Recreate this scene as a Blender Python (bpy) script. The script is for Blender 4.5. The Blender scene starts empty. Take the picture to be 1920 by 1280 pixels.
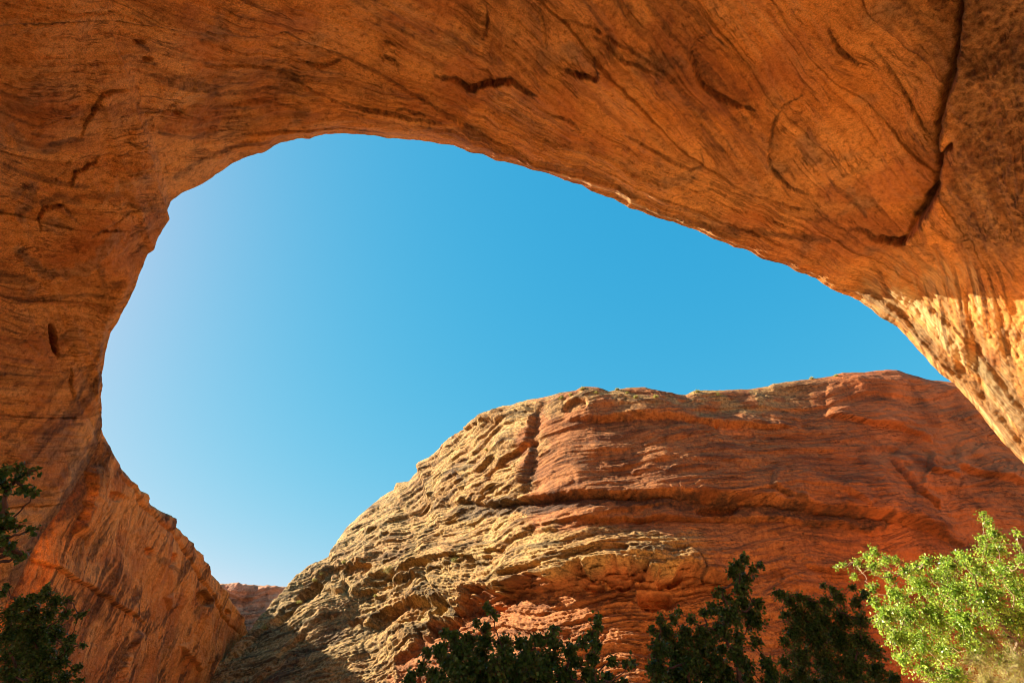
import bpy, math, random
import numpy as np
from mathutils import Vector
from mathutils.bvhtree import BVHTree

# ------------------------------------------------------------------ camera
SC = bpy.context.scene
PITCH = math.radians(36.0)
EYE = np.array([0.0, 0.0, 1.6])
F = 960.0                                   # focal length in photograph pixels (18 mm on 36 mm)
cam_d = bpy.data.cameras.new("camera"); cam_d.lens = 18.0; cam_d.sensor_width = 36.0
cam_d.clip_start = 0.1; cam_d.clip_end = 5000.0
cam = bpy.data.objects.new("camera", cam_d); SC.collection.objects.link(cam)
cam.location = EYE; cam.rotation_euler = (math.radians(90) + PITCH, 0, 0)
SC.camera = cam

# ------------------------------------------------------------------ sky, sun, exposure
SUN_AZ = math.radians(76.0)                 # to the left of straight ahead
SUN_EL = math.radians(31.8)
SKY_STRENGTH = 0.091
SUN_STRENGTH = 5.0
world = bpy.data.worlds.new("World"); SC.world = world; world.use_nodes = True
wn, wl = world.node_tree.nodes, world.node_tree.links
wn.clear()
sky = wn.new("ShaderNodeTexSky"); sky.sky_type = 'NISHITA'; sky.sun_disc = False
sky.sun_elevation = SUN_EL; sky.sun_rotation = -SUN_AZ
sky.air_density = 1.0; sky.dust_density = 1.3; sky.ozone_density = 2.0; sky.altitude = 1400
hs = wn.new("ShaderNodeHueSaturation"); hs.inputs['Saturation'].default_value = 1.5
hs.inputs['Hue'].default_value = 0.468
bg = wn.new("ShaderNodeBackground"); bg.inputs['Strength'].default_value = SKY_STRENGTH
wo = wn.new("ShaderNodeOutputWorld")
gm = wn.new("ShaderNodeGamma"); gm.inputs['Gamma'].default_value = 0.78
wl.new(sky.outputs[0], gm.inputs['Color']); wl.new(gm.outputs[0], hs.inputs['Color']); sp_ = wn.new("ShaderNodeSeparateColor"); cb_ = wn.new("ShaderNodeCombineColor"); wl.new(hs.outputs[0], sp_.inputs[0])
for k_, (p_, a_) in enumerate(((1.25, 1.07), (.56, 1.138), (.25, 1.82))):     # dry desert air: pale towards the sun, deep blue away from it
    m1 = wn.new("ShaderNodeMath"); m1.operation = 'POWER'; m1.inputs[1].default_value = p_; wl.new(sp_.outputs[k_], m1.inputs[0])
    m2 = wn.new("ShaderNodeMath"); m2.operation = 'MULTIPLY'; m2.inputs[1].default_value = a_; wl.new(m1.outputs[0], m2.inputs[0]); wl.new(m2.outputs[0], cb_.inputs[k_])
wl.new(cb_.outputs[0], bg.inputs[0]); wl.new(bg.outputs[0], wo.inputs[0])
sun_d = bpy.data.lights.new("sun", 'SUN'); sun_d.energy = SUN_STRENGTH; sun_d.angle = math.radians(0.5)
sun_d.color = (1.0, 0.84, 0.60)
sun = bpy.data.objects.new("sun", sun_d); SC.collection.objects.link(sun)
SUNV = Vector((-math.sin(SUN_AZ) * math.cos(SUN_EL), math.cos(SUN_AZ) * math.cos(SUN_EL), math.sin(SUN_EL)))
sun.rotation_euler = SUNV.to_track_quat('Z', 'Y').to_euler()
SC.view_settings.view_transform = 'Standard'; SC.view_settings.look = 'None'
SC.view_settings.exposure = 1.9; SC.view_settings.gamma = 1.0
SC.view_settings.use_curve_mapping = False
SC.render.engine = 'CYCLES'
SC.cycles.use_adaptive_sampling = True; SC.cycles.adaptive_threshold = 0.015
SC.cycles.use_denoising = True
SC.cycles.filter_width = 1.0
SC.cycles.max_bounces = 12; SC.cycles.diffuse_bounces = 10; SC.cycles.glossy_bounces = 2
SC.cycles.transmission_bounces = 3; SC.cycles.transparent_max_bounces = 8
SC.cycles.caustics_reflective = False; SC.cycles.caustics_refractive = False

# ------------------------------------------------------------------ picture geometry helpers
CP, SP = math.cos(PITCH), math.sin(PITCH)
def ray(u, v):
    u = np.asarray(u, float); v = np.asarray(v, float)
    x = (u - 960) / F; y = (640 - v) / F
    return np.stack([x, CP - y * SP, SP + y * CP], -1)
def at(u, v, S):
    return EYE + ray(u, v) * np.asarray(S, float)[..., None]
def project(P):
    d = P - EYE
    w = d[..., 1] * CP + d[..., 2] * SP
    y = -d[..., 1] * SP + d[..., 2] * CP
    ok = w > 1.0
    w = np.where(ok, w, 1.0)
    U = np.where(ok, 960 + F * d[..., 0] / w, -9e3); V = np.where(ok, 640 - F * y / w, -9e3)
    return U, V

# ------------------------------------------------------------------ noise
_rs = np.random.RandomState(7)
_PERM = np.concatenate([_rs.permutation(256)] * 3).astype(np.int32)
_G = _rs.normal(size=(256, 3)); _G = (_G / np.linalg.norm(_G, axis=1)[:, None]).astype(np.float32)
def perlin(p):
    p = p.astype(np.float32); i = np.floor(p).astype(np.int32); f = p - i
    i &= 255
    t = f * f * f * (f * (f * 6 - 15) + 10)
    out = 0
    for dx in (0, 1):
        a = _PERM[(i[..., 0] + dx) & 255]; wx = t[..., 0] if dx else 1 - t[..., 0]; fx = f[..., 0] - dx
        for dy in (0, 1):
            b = _PERM[(a + i[..., 1] + dy) & 255]; wy = t[..., 1] if dy else 1 - t[..., 1]; fy = f[..., 1] - dy
            for dz in (0, 1):
                g = _G[_PERM[(b + i[..., 2] + dz) & 255]]; wz = t[..., 2] if dz else 1 - t[..., 2]; fz = f[..., 2] - dz
                out = out + wx * wy * wz * (g[..., 0] * fx + g[..., 1] * fy + g[..., 2] * fz)
    return out * 1.5
def fbm(p, n=4, gain=0.5, off=0.0):
    s, a, k = 0, 1.0, 1.0
    for o in range(n):
        s = s + a * perlin(p * k + (off + 17.3 * o)); a *= gain; k *= 2.03
    return s
def ridged(p, n=4, gain=0.5, off=0.0):
    s, a, k = 0, 1.0, 1.0
    for o in range(n):
        s = s + a * (1 - 2 * np.abs(perlin(p * k + (off + 11.7 * o)))); a *= gain; k *= 2.1
    return s
def sstep(x, a=0.0, b=1.0):
    t = np.clip((x - a) / (b - a), 0, 1); return t * t * (3 - 2 * t)
def terrace(n, k, w=0.15):
    m = n * k; f = np.floor(m); return (f + sstep(m - f, 1 - w, 1.0)) / k
_LT = _rs.rand(4096); _LT2 = _rs.rand(4096)
def layers(h, w=0.25, seed=0):
    """beds of random set-back: a value per bed, stepping sharply at each joint"""
    f = np.floor(h); i = (f.astype(int) + seed * 131) & 4095; r = h - f
    a, b = _LT[i], _LT[(i + 1) & 4095]
    return a + (b - a) * sstep(r, 1 - w, 1.0)

# ------------------------------------------------------------------ traced features (cracks, sheet edges, stains)
def poly_dist(U, V, pts):
    """distance, signed side and position along a polyline (picture units)"""
    pts = np.array(pts, float); best = np.full(U.shape, 1e9); side = np.zeros(U.shape); pos = np.zeros(U.shape)
    seg = np.diff(pts, axis=0); L = np.hypot(seg[:, 0], seg[:, 1]); cum = np.concatenate([[0], np.cumsum(L)]); tot = cum[-1]
    for k in range(len(seg)):
        ax, ay = pts[k]; dx, dy = seg[k] / L[k]
        px, py = U - ax, V - ay
        s = np.clip(px * dx + py * dy, 0, L[k]); qx, qy = px - s * dx, py - s * dy
        d = np.hypot(qx, qy); m = d < best
        best = np.where(m, d, best); side = np.where(m, np.sign(dx * py - dy * px), side)
        pos = np.where(m, (cum[k] + s) / tot, pos)
    return best, side, pos
def masked(U, V, pts, R):
    pts = np.array(pts, float)
    return (U > pts[:, 0].min() - R) & (U < pts[:, 0].max() + R) & (V > pts[:, 1].min() - R) & (V < pts[:, 1].max() + R)
def step_edge(D, U, V, pts, h, reach=60, groove=0.0, gw=2.0, soft=1.0, taper=8.0):
    """sheet of rock whose edge follows pts: raised by h (metres) on its left side going along pts (right side if h<0)"""
    R = reach * 2.5; m = masked(U, V, pts, R)
    if not m.any(): return
    wob = 4.0 * perlin(np.stack([U[m] / 22, V[m] / 22, 0 * U[m]], -1)) + 2.0 * perlin(np.stack([U[m] / 7, V[m] / 7, 3 + 0 * U[m]], -1))
    d, s, pos = poly_dist(U[m] + wob, V[m] + wob, pts)
    end = np.clip(np.minimum(pos, 1 - pos) * taper, 0, 1) ** 0.6
    want = -1 if h > 0 else 1
    sd = d * np.where(s == want, 1, -1)
    D[m] += abs(h) * end * np.exp(-np.clip(sd, 0, None) / reach) * sstep(sd, -soft * (1.6 + 1.1 * abs(h)), soft * (1.6 + 1.1 * abs(h)))
    if groove: D[m] -= groove * end * np.exp(-(d / gw) ** 2)
def groove_line(D, U, V, pts, depth, w):
    step_edge(D, U, V, pts, 1e-4, w * 2, depth, w)
def paint_line(A, U, V, pts, w, amount=1.0, rough=0.5):
    m = masked(U, V, pts, w * 3 + 10)
    if not m.any(): return
    wob = w * rough * fbm(np.stack([U[m] / (w * 1.5 + 6), V[m] / (w * 1.5 + 6), 0 * U[m] + 5], -1), 3)
    d, s, pos = poly_dist(U[m], V[m], pts)
    A[m] = np.maximum(A[m], amount * sstep(d + wob, w * 1.1, w * 0.55))
def hollow(D, U, V, u, v, ru, rv, ang, depth, A=None, amt=1.0):
    c, s = math.cos(math.radians(ang)), math.sin(math.radians(ang)); R = max(ru, rv) * 1.6
    m = (abs(U - u) < R) & (abs(V - v) < R)
    if not m.any(): return
    x = (U[m] - u) * c - (V[m] - v) * s; y = (U[m] - u) * s + (V[m] - v) * c
    n = fbm(np.stack([U[m] / 25, V[m] / 25, 0 * U[m] + 9], -1), 3)
    r = np.hypot(x / ru, y / rv) + 0.35 * n
    k = sstep(r, 1.05, 0.72)
    D[m] -= depth * k
    if A is not None: A[m] = np.maximum(A[m], amt * sstep(r, 1.1, 0.8))

# ------------------------------------------------------------------ mesh helpers
def tag(o, label=None, cat=None, group=None, kind=None):
    if label: o['label'] = label
    if cat: o['category'] = cat
    if group: o['group'] = group
    if kind: o['kind'] = kind
    return o
def mesh_np(name, verts, quads, mat, parent=None, smooth=True, attrs=None, tris=False, flow=None):
    n = 3 if tris else 4
    me = bpy.data.meshes.new(name); verts = np.ascontiguousarray(verts, np.float32); quads = np.ascontiguousarray(quads, np.int32)
    me.vertices.add(len(verts)); me.vertices.foreach_set("co", verts.ravel())
    me.loops.add(quads.size); me.loops.foreach_set("vertex_index", quads.ravel())
    me.polygons.add(len(quads)); me.polygons.foreach_set("loop_start", np.arange(0, quads.size, n, dtype=np.int32))
    me.polygons.foreach_set("use_smooth", np.full(len(quads), smooth))
    me.update(calc_edges=True)
    for k, a in (attrs or {}).items():
        at_ = me.attributes.new(k, 'FLOAT', 'POINT'); at_.data.foreach_set("value", np.ascontiguousarray(a, np.float32).ravel())
    if flow is not None:
        me.attributes.new("flow", 'FLOAT_VECTOR', 'POINT').data.foreach_set("vector", np.ascontiguousarray(flow, np.float32).ravel())
    me.materials.append(mat)
    o = bpy.data.objects.new(name, me); SC.collection.objects.link(o)
    if parent: o.parent = parent
    return o
def grid_quads(nr, nc):
    i = np.arange(nr - 1)[:, None] * nc + np.arange(nc - 1)[None]; i = i.ravel()
    return np.stack([i, i + 1, i + nc + 1, i + nc], -1)
def grid_normals(P):
    du = np.gradient(P, axis=1); dv = np.gradient(P, axis=0)
    n = np.cross(du, dv); n /= np.linalg.norm(n, axis=-1)[..., None] + 1e-9
    flip = ((EYE - P) * n).sum(-1) < 0
    # one sign for the whole sheet, judged where it faces the camera squarely
    if flip.mean() > 0.5: n = -n
    return n
def blur(P, k, axis):
    for _ in range(2):
        Q = np.cumsum(np.concatenate([np.repeat(P.take([0], axis), k + 1, axis), P, np.repeat(P.take([-1], axis), k, axis)], axis), axis)
        n = P.shape[axis]; P = (Q.take(range(2 * k + 1, 2 * k + 1 + n), axis) - Q.take(range(0, n), axis)) / (2 * k + 1)
    return P
def resample(pts, n, smooth=False):
    pts = np.array(pts, float); L = np.concatenate([[0], np.cumsum(np.hypot(*np.diff(pts[:, :2], axis=0).T))])
    s = np.linspace(0, L[-1], n)
    if not smooth: return np.stack([np.interp(s, L, pts[:, k]) for k in range(pts.shape[1])], -1)
    # monotone-ish cubic (Catmull-Rom over chord length)
    out = []
    for k in range(pts.shape[1]):
        y = pts[:, k]; m = np.gradient(y, L)
        i = np.clip(np.searchsorted(L, s) - 1, 0, len(L) - 2); h = L[i + 1] - L[i]; t = (s - L[i]) / h
        out.append((2*t**3-3*t**2+1)*y[i] + (t**3-2*t**2+t)*h*m[i] + (-2*t**3+3*t**2)*y[i+1] + (t**3-t**2)*h*m[i+1])
    return np.stack(out, -1)

BED = np.array([.26, -.57, .76]); BED /= np.linalg.norm(BED)

# ------------------------------------------------------------------ rock material
def rock_material(name, light, mid, dark, scale=1.0, bed=BED, bump=0.6, varn_and_shade=(.035, .022, .017), pale=(.78, .56, .26),
                  skin=(.36, .27, .17), fresh=(.55, .17, .05), speck=0.5, streak=0.4):
    m = bpy.data.materials.new(name); m.use_nodes = True
    nt = m.node_tree; N, L = nt.nodes, nt.links; N.clear()
    out = N.new("ShaderNodeOutputMaterial"); bs = N.new("ShaderNodeBsdfPrincipled")
    bs.inputs['Roughness'].default_value = 0.85; bs.inputs['Specular IOR Level'].default_value = 0.25
    L.new(bs.outputs[0], out.inputs[0])
    tc = N.new("ShaderNodeTexCoord"); obj = tc.outputs['Object']
    def noise(vec, sc, det=5, rough=.55, dist=0.0):
        n = N.new("ShaderNodeTexNoise"); n.inputs['Scale'].default_value = sc; n.inputs['Detail'].default_value = det
        n.inputs['Roughness'].default_value = rough; n.inputs['Distortion'].default_value = dist; L.new(vec, n.inputs['Vector']); return n.outputs['Fac']
    def ramp(fac, *stops):
        r = N.new("ShaderNodeValToRGB"); el = r.color_ramp.elements
        while len(el) < len(stops): el.new(0.5)
        for e, (p, c) in zip(el, stops): e.position = p; e.color = (c, c, c, 1) if isinstance(c, (int, float)) else (*c, 1)
        L.new(fac, r.inputs[0]); return r.outputs[0]
    def mix(f, a, b, mode='MIX'):
        x = N.new("ShaderNodeMix"); x.data_type = 'RGBA'; x.blend_type = mode; x.clamp_factor = True
        if isinstance(f, float): x.inputs[0].default_value = f
        else: L.new(f, x.inputs[0])
        for s, k in ((a, 6), (b, 7)):
            if isinstance(s, tuple): x.inputs[k].default_value = (*s, 1)
            else: L.new(s, x.inputs[k])
        return x.outputs[2]
    def math_(op, a, b=None):
        x = N.new("ShaderNodeMath"); x.operation = op
        for s, k in ((a, 0), (b, 1)):
            if s is None: continue
            if isinstance(s, (int, float)): x.inputs[k].default_value = s
            else: L.new(s, x.inputs[k])
        return x.outputs[0]
    def attr(nm):
        a = N.new("ShaderNodeAttribute"); a.attribute_name = nm; return a.outputs['Fac']
    # bedding: position squeezed along the bed normal
    mp = N.new("ShaderNodeMapping"); mp.vector_type = 'TEXTURE'
    fa = N.new("ShaderNodeAttribute"); fa.attribute_name = "flow"; L.new(fa.outputs['Vector'], mp.inputs[0]); bedv = mp.outputs[0]
    ms = N.new("ShaderNodeMapping"); ms.inputs['Scale'].default_value = (1, 1, .09); L.new(obj, ms.inputs[0]); strv = ms.outputs[0]
    big = noise(obj, .06 * scale, 6, .6, .4)
    bedn = noise(bedv, .9 * scale, 8, .65, .15)
    fine = noise(obj, 2.2 * scale, 8, .7)
    grain = noise(obj, 9.0 * scale, 4, .7)
    col = mix(ramp(big, (.36, 0.0), (.62, 1.0)), mid, light)
    col = mix(ramp(bedn, (.36, .5), (.50, 0.0)), col, dark)
    col = mix(ramp(bedn, (.53, 0.0), (.64, .7)), col, light)
    col = mix(ramp(fine, (.30, .75 * speck + .2), (.50, 0.0)), col, dark)
    col = mix(ramp(fine, (.56, 0.0), (.78, .5)), col, light)
    col = mix(.85, col, ramp(grain, (.30, .38), (.60, 1.0)), 'MULTIPLY')
    # weathered skin and fresh faces
    col = mix(attr("fresh"), col, mix(ramp(fine, (.3, 0.0), (.7, 1.0)), tuple(c * .6 for c in fresh), fresh))
    sk = mix(ramp(fine, (.38, 0.0), (.60, 1.0)), tuple(c * .30 for c in skin), skin)
    sk = mix(ramp(bedn, (.40, .85), (.50, 0.0)), sk, tuple(c * .16 for c in skin))
    col = mix(attr("skin"), col, sk)
    # drips of desert varnish running down the face
    st = noise(strv, .75 * scale, 6, .6, .3)
    stf = math_('MULTIPLY', ramp(st, (.52, 0.0), (.64, 1.0)), ramp(big, (.42, 0.0), (.58, 1.0)))
    col = mix(math_('MULTIPLY', stf, streak), col, varn_and_shade)
    pn = noise(bedv, 2.2 * scale, 6, .6, .2)
    pcol = mix(ramp(pn, (.38, .0), (.55, 1.0)), (pale[0]*.55, pale[1]*.4, pale[2]*.3), pale)
    col = mix(math_('MULTIPLY', attr("pale"), ramp(pn, (.3, .35), (.5, 1.0))), col, pcol)
    va = math_('MULTIPLY', attr("varnish_and_shade"), ramp(fine, (.28, 1.0), (.72, .45)))
    col = mix(va, col, varn_and_shade)
    ck = noise(bedv, 1.1 * scale, 7, .58, .6); ck2 = noise(obj, .5 * scale, 6, .6, .5)
    c1 = ramp(math_('ABSOLUTE', math_('SUBTRACT', ck, .5)), (0.0, 1.0), (.011, 0.0))
    c2 = ramp(math_('ABSOLUTE', math_('SUBTRACT', ck2, .47)), (0.0, .7), (.0045, 0.0))
    ckm = math_('MULTIPLY', math_('MAXIMUM', c1, c2), ramp(noise(obj, .22 * scale, 3), (.45, 0.0), (.58, 1.0)))
    col = mix(math_('MULTIPLY', ckm, .6), col, tuple(c * .3 for c in dark))
    L.new(col, bs.inputs['Base Color'])
    # bump
    b1 = N.new("ShaderNodeBump"); b1.inputs['Strength'].default_value = bump; b1.inputs['Distance'].default_value = .35 / scale
    L.new(bedn, b1.inputs['Height'])
    b2 = N.new("ShaderNodeBump"); b2.inputs['Strength'].default_value = bump; b2.inputs['Distance'].default_value = .22 / scale
    L.new(fine, b2.inputs['Height']); L.new(b1.outputs[0], b2.inputs['Normal'])
    b3 = N.new("ShaderNodeBump"); b3.inputs['Strength'].default_value = bump * .8; b3.inputs['Distance'].default_value = .05 / scale
    L.new(grain, b3.inputs['Height']); L.new(b2.outputs[0], b3.inputs['Normal'])
    b4 = N.new("ShaderNodeBump"); b4.inputs['Strength'].default_value = .8; b4.inputs['Distance'].default_value = .25 / scale; b4.invert = True
    L.new(ckm, b4.inputs['Height']); L.new(b3.outputs[0], b4.inputs['Normal']); L.new(b4.outputs[0], bs.inputs['Normal'])
    return m
M_ALC = rock_material("alcove sandstone", (.92, .46, .14), (.80, .32, .065), (.24, .075, .016), streak=.35, bump=1.0, speck=.8)
M_WALL = rock_material("canyon wall sandstone", (.98, .45, .13), (.96, .36, .08), (.40, .11, .028), streak=.6, bump=.9)
M_DOME = rock_material("dome sandstone", (.42, .135, .042), (.32, .082, .022), (.045, .014, .008), bed=np.array([-.10, -.05, 1.0]), streak=.35,
                       bump=.9, skin=(.50, .315, .115), fresh=(.62, .19, .06), scale=.8)
M_FAR = rock_material("far cliff sandstone", (.80, .36, .20), (.68, .27, .14), (.34, .12, .06), bed=np.array([0, 0, 1.0]), streak=.3, scale=.4)

# ------------------------------------------------------------------ the alcove: one great arch of rock round the camera
RIM = [(2600,1700,56),(2450,1500,57),(2300,1310,58),(2150,1120,60),(2000,950,62),(1920,865,64),(1880,826,65),(1840,775,66),(1815,745,66),(1790,718,67),
 (1765,700,67),(1750,683,67),(1710,640,68),(1685,612,68),(1650,592,69),(1620,570,69),(1600,558,70),(1560,541,70),(1530,520,70),(1500,508,70),(1465,490,70),(1430,480,70),
 (1400,466,70),(1370,457,70),(1330,440,70),(1300,428,70),(1270,416,70),(1240,410,70),(1210,397,70),(1180,389,70),(1150,372,69),(1120,363,69),(1090,345,69),(1060,336,69),
 (1030,322,68),(1000,316,68),(960,304,68),(930,299,67),(905,285,67),(880,280,67),(850,270,66),(820,266,66),(790,261,65),(760,259,65),(730,256,64),(700,251,64),(670,248,63),
 (640,247,62),(610,249,61),(580,257,60),(555,258,59),(530,264,58),(510,272,58),(490,286,57),(465,292,57),(440,303,56),(420,316,55),(400,330,55),(380,345,54),(360,352,53),
 (340,362,52),(320,378,51),(314,395,51),(317,410,51),(306,430,50),(298,445,50),(290,468,50),(277,476,50),(272,492,50),(262,510,50),(252,535,50),(240,560,50),(228,585,51),(215,606,51),
 (205,625,52),(199,642,52),(194,668,53),(192,690,53),(190,715,54),(188,740,55),(189,770,56),(190,800,58),(180,840,58),(150,890,55),(112,950,52),(72,1005,49),(40,1070,46),
 (8,1135,44),(-40,1230,42),(-90,1340,40),(-150,1470,39),(-260,1700,38)]
NT, NI = 1500, 560
rim = resample(RIM, NT)
# crumbly edge: small blocks and notches along the rim
tt = np.linspace(0, 1, NT); arc = tt * 4600
jit = 2.2 * fbm(np.stack([arc / 40, 0 * arc, 0 * arc], -1), 4, .6) + 2.5 * (terrace(fbm(np.stack([arc / 60, 0 * arc + 4, 0 * arc], -1), 2) * .5 + .5, 7, .1) - .5)
tan = np.gradient(rim[:, :2], axis=0); tan /= np.hypot(tan[:, 0], tan[:, 1])[:, None]
tan = blur(tan, 12, 0); nor = np.stack([-tan[:, 1], tan[:, 0]], -1)
rim[:, :2] += nor * jit[:, None]
rimP = at(rim[:, 0], rim[:, 1], blur(rim[:, 2:3], 15, 0)[:, 0]) - EYE
r_rim = np.linalg.norm(rimP, axis=1); D0 = rimP / r_rim[:, None]
POLE = np.array([.10, -1.0, .30]); POLE /= np.linalg.norm(POLE)
om = np.arccos(np.clip(D0 @ POLE, -1, 1))
def slerp(a):
    s0 = np.sin((1 - a) * om[None, :]) / np.sin(om)[None, :]; s1 = np.sin(a * om[None, :]) / np.sin(om)[None, :]
    return s0[..., None] * D0[None] + s1[..., None] * POLE
def ell(d):
    C = np.array([3.0, 6.0, -4.0]); A = np.array([62.0, 46.0, 47.0])
    o = (0 - C) / A; k = d / A
    a = (k * k).sum(-1); b = (o * k).sum(-1); c = (o * o).sum() - 1
    r = (-b + np.sqrt(b * b - a * c)) / a
    for n, dd in (((.97, -.20, .12), 41.0), ((-.97, -.15, .20), 37.0)):
        n = np.array(n) / np.linalg.norm(n); q = dd / np.maximum(d @ n, .02)
        r = (r ** -5.0 + q ** -5.0) ** (-1 / 5.0)
    return r
aa = np.concatenate([np.linspace(0, .46, NI), np.linspace(.46, 1.0, 60)[1:]])
A2 = aa[:, None] + 0 * om[None]
d = slerp(A2); re = ell(d)
w = np.clip(1 - A2 / .30, 0, 1) ** 1.7
w = w * .93 + .07 * np.clip(1 - A2 / .04, 0, 1)
R = re + (r_rim[None] - re) * w
P = EYE + d * R[..., None]
U, V = project(P)
Nn = -d                                                   # towards the inside
gu = blur(blur(P, 12, 0), 12, 1); Nn = grid_normals(gu) * .65 + Nn * .35
# ---- relief
D = np.zeros(U.shape)
Pw = P + 3.0 * np.stack([perlin(P / 17 + 1.3), perlin(P / 17 + 7.7), perlin(P / 17 + 3.1)], -1)
# beds follow the arch: metres along it and metres in from the lip; on the left wall they cross it aslant
sp = at(blur(rim[:, 0:1], 25, 0)[:, 0], blur(rim[:, 1:2], 25, 0)[:, 0], blur(rim[:, 2:3], 40, 0)[:, 0])
arcm = np.concatenate([[0], np.cumsum(np.linalg.norm(np.diff(sp, axis=0), axis=1))])[None] + 0 * U
inw = np.cumsum(R * om[None] * np.gradient(aa)[:, None], 0); inw -= inw[:1]
i0 = int(np.argmin(np.abs(rim[:, 0] - 420) + (rim[:, 1] > 500) * 1e4)); a0 = arcm[0, i0]
slope = .95 * sstep(arcm, a0 - 8, a0 + 22)
fl = inw - np.cumsum(slope * np.gradient(arcm, axis=1), 1) - .33 * (arcm - a0) * sstep(inw, 0, 9) * (1 - sstep(arcm, a0 - 8, a0 + 22))
fl = fl + 2.2 * perlin(P / 26 + 1.3) + .22 * perlin(P / 7 + 7.7)
setc = fl / 5.5 + .3 * perlin(P / 25 + 3.3); sid = np.floor(setc).astype(int)
bedc = fl + (_LT2[(sid * 7 + 300) & 4095] - .5) * .16 * (arcm - a0)
aniso = np.stack([arcm / 7.0, P[..., 2] / 30, bedc], -1)   # long along the beds, short across them
flow = np.stack([arcm / 12.0, P[..., 2] / 30, bedc], -1)
D += 1.5 * fbm(P / 16, 3)
sheet = fbm(aniso / 5.5, 3, .45, 2.0) * .5 + .5
slab = (fbm(np.stack([arcm / 20, P[..., 2] / 30, inw / 11 + arcm / 40], -1), 3, .42, 2.0) * .5 + .5) * 5.0
sfr = slab - np.floor(slab)
slabm = sstep(fbm(P / 14, 2, .5, 71.), -.1, .2)
sedge = np.exp(-((sfr - .96) / .018) ** 2) * slabm
D += 0.0; D += .9 * terrace(sheet, 9, .10)               # exfoliation sheets with curved broken edges
sheet2 = fbm(aniso / 2.1, 2, .5, 31.0) * .5 + .5
zone = sstep(fbm(P / 12, 2, .5, 51.0), -.25, .45)
D += .35 * terrace(sheet2, 6, .14) * zone
sf = setc - sid
D += .16 * _LT[(sid + 900) & 4095] * sstep(np.minimum(sf, 1 - sf), 0, .03)
D += .16 * layers(bedc / 1.5, .18, 3) * sstep(fbm(P / 14, 2, .5, 77.), -.1, .4)
D += 1.9 * sstep(inw, 0, 3.6) * sstep(U, 900, 1050) * (1 - .4 * sstep(U, 1560, 1640))
D += .07 * layers(bedc / .42, .3, 9) * zone
D += .12 * fbm(aniso / .8, 4, .6, 9.0)
D += .16 * ridged(P / 1.7, 4, .55, 5.0) * sstep(fbm(P / 9, 2, .5, 99.), -.15, .35)
# fluted wall at the right, in the sun
flz = sstep(U, 1560, 1720) * sstep(V, 430, 520)
D *= 1 - .65 * flz
steep = sstep(U, 1650, 1900)
ac = (.8 - .02 * steep) * U - (.6 - .35 * steep) * V; al = .6 * U + .8 * V
fv = np.stack([ac / 26 + .6 * perlin(np.stack([U / 70, V / 70, 0 * U], -1)), al / 210, 0 * U], -1)
D += flz * (.26 * layers(ac / 34 + .2 * perlin(np.stack([U / 90, V / 90, 0 * U], -1)), .12, 17) + .20 * layers(ac / 13 + .25 * fbm(np.stack([U / 60, V / 60, 0 * U], -1), 2), .2, 21))
D += flz * (.06 * fbm(P / .5, 3, .6, 47.) + .10 * ridged(fv * [1.2, 1.5, 1], 2, .5, 41.) * sstep(fbm(P / 6, 2, .5, 48.), 0, .3))
D += flz * .5 * terrace(fbm(fv * [.35, .8, 1], 2, .5, 49.) * .5 + .5, 5, .06)
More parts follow.
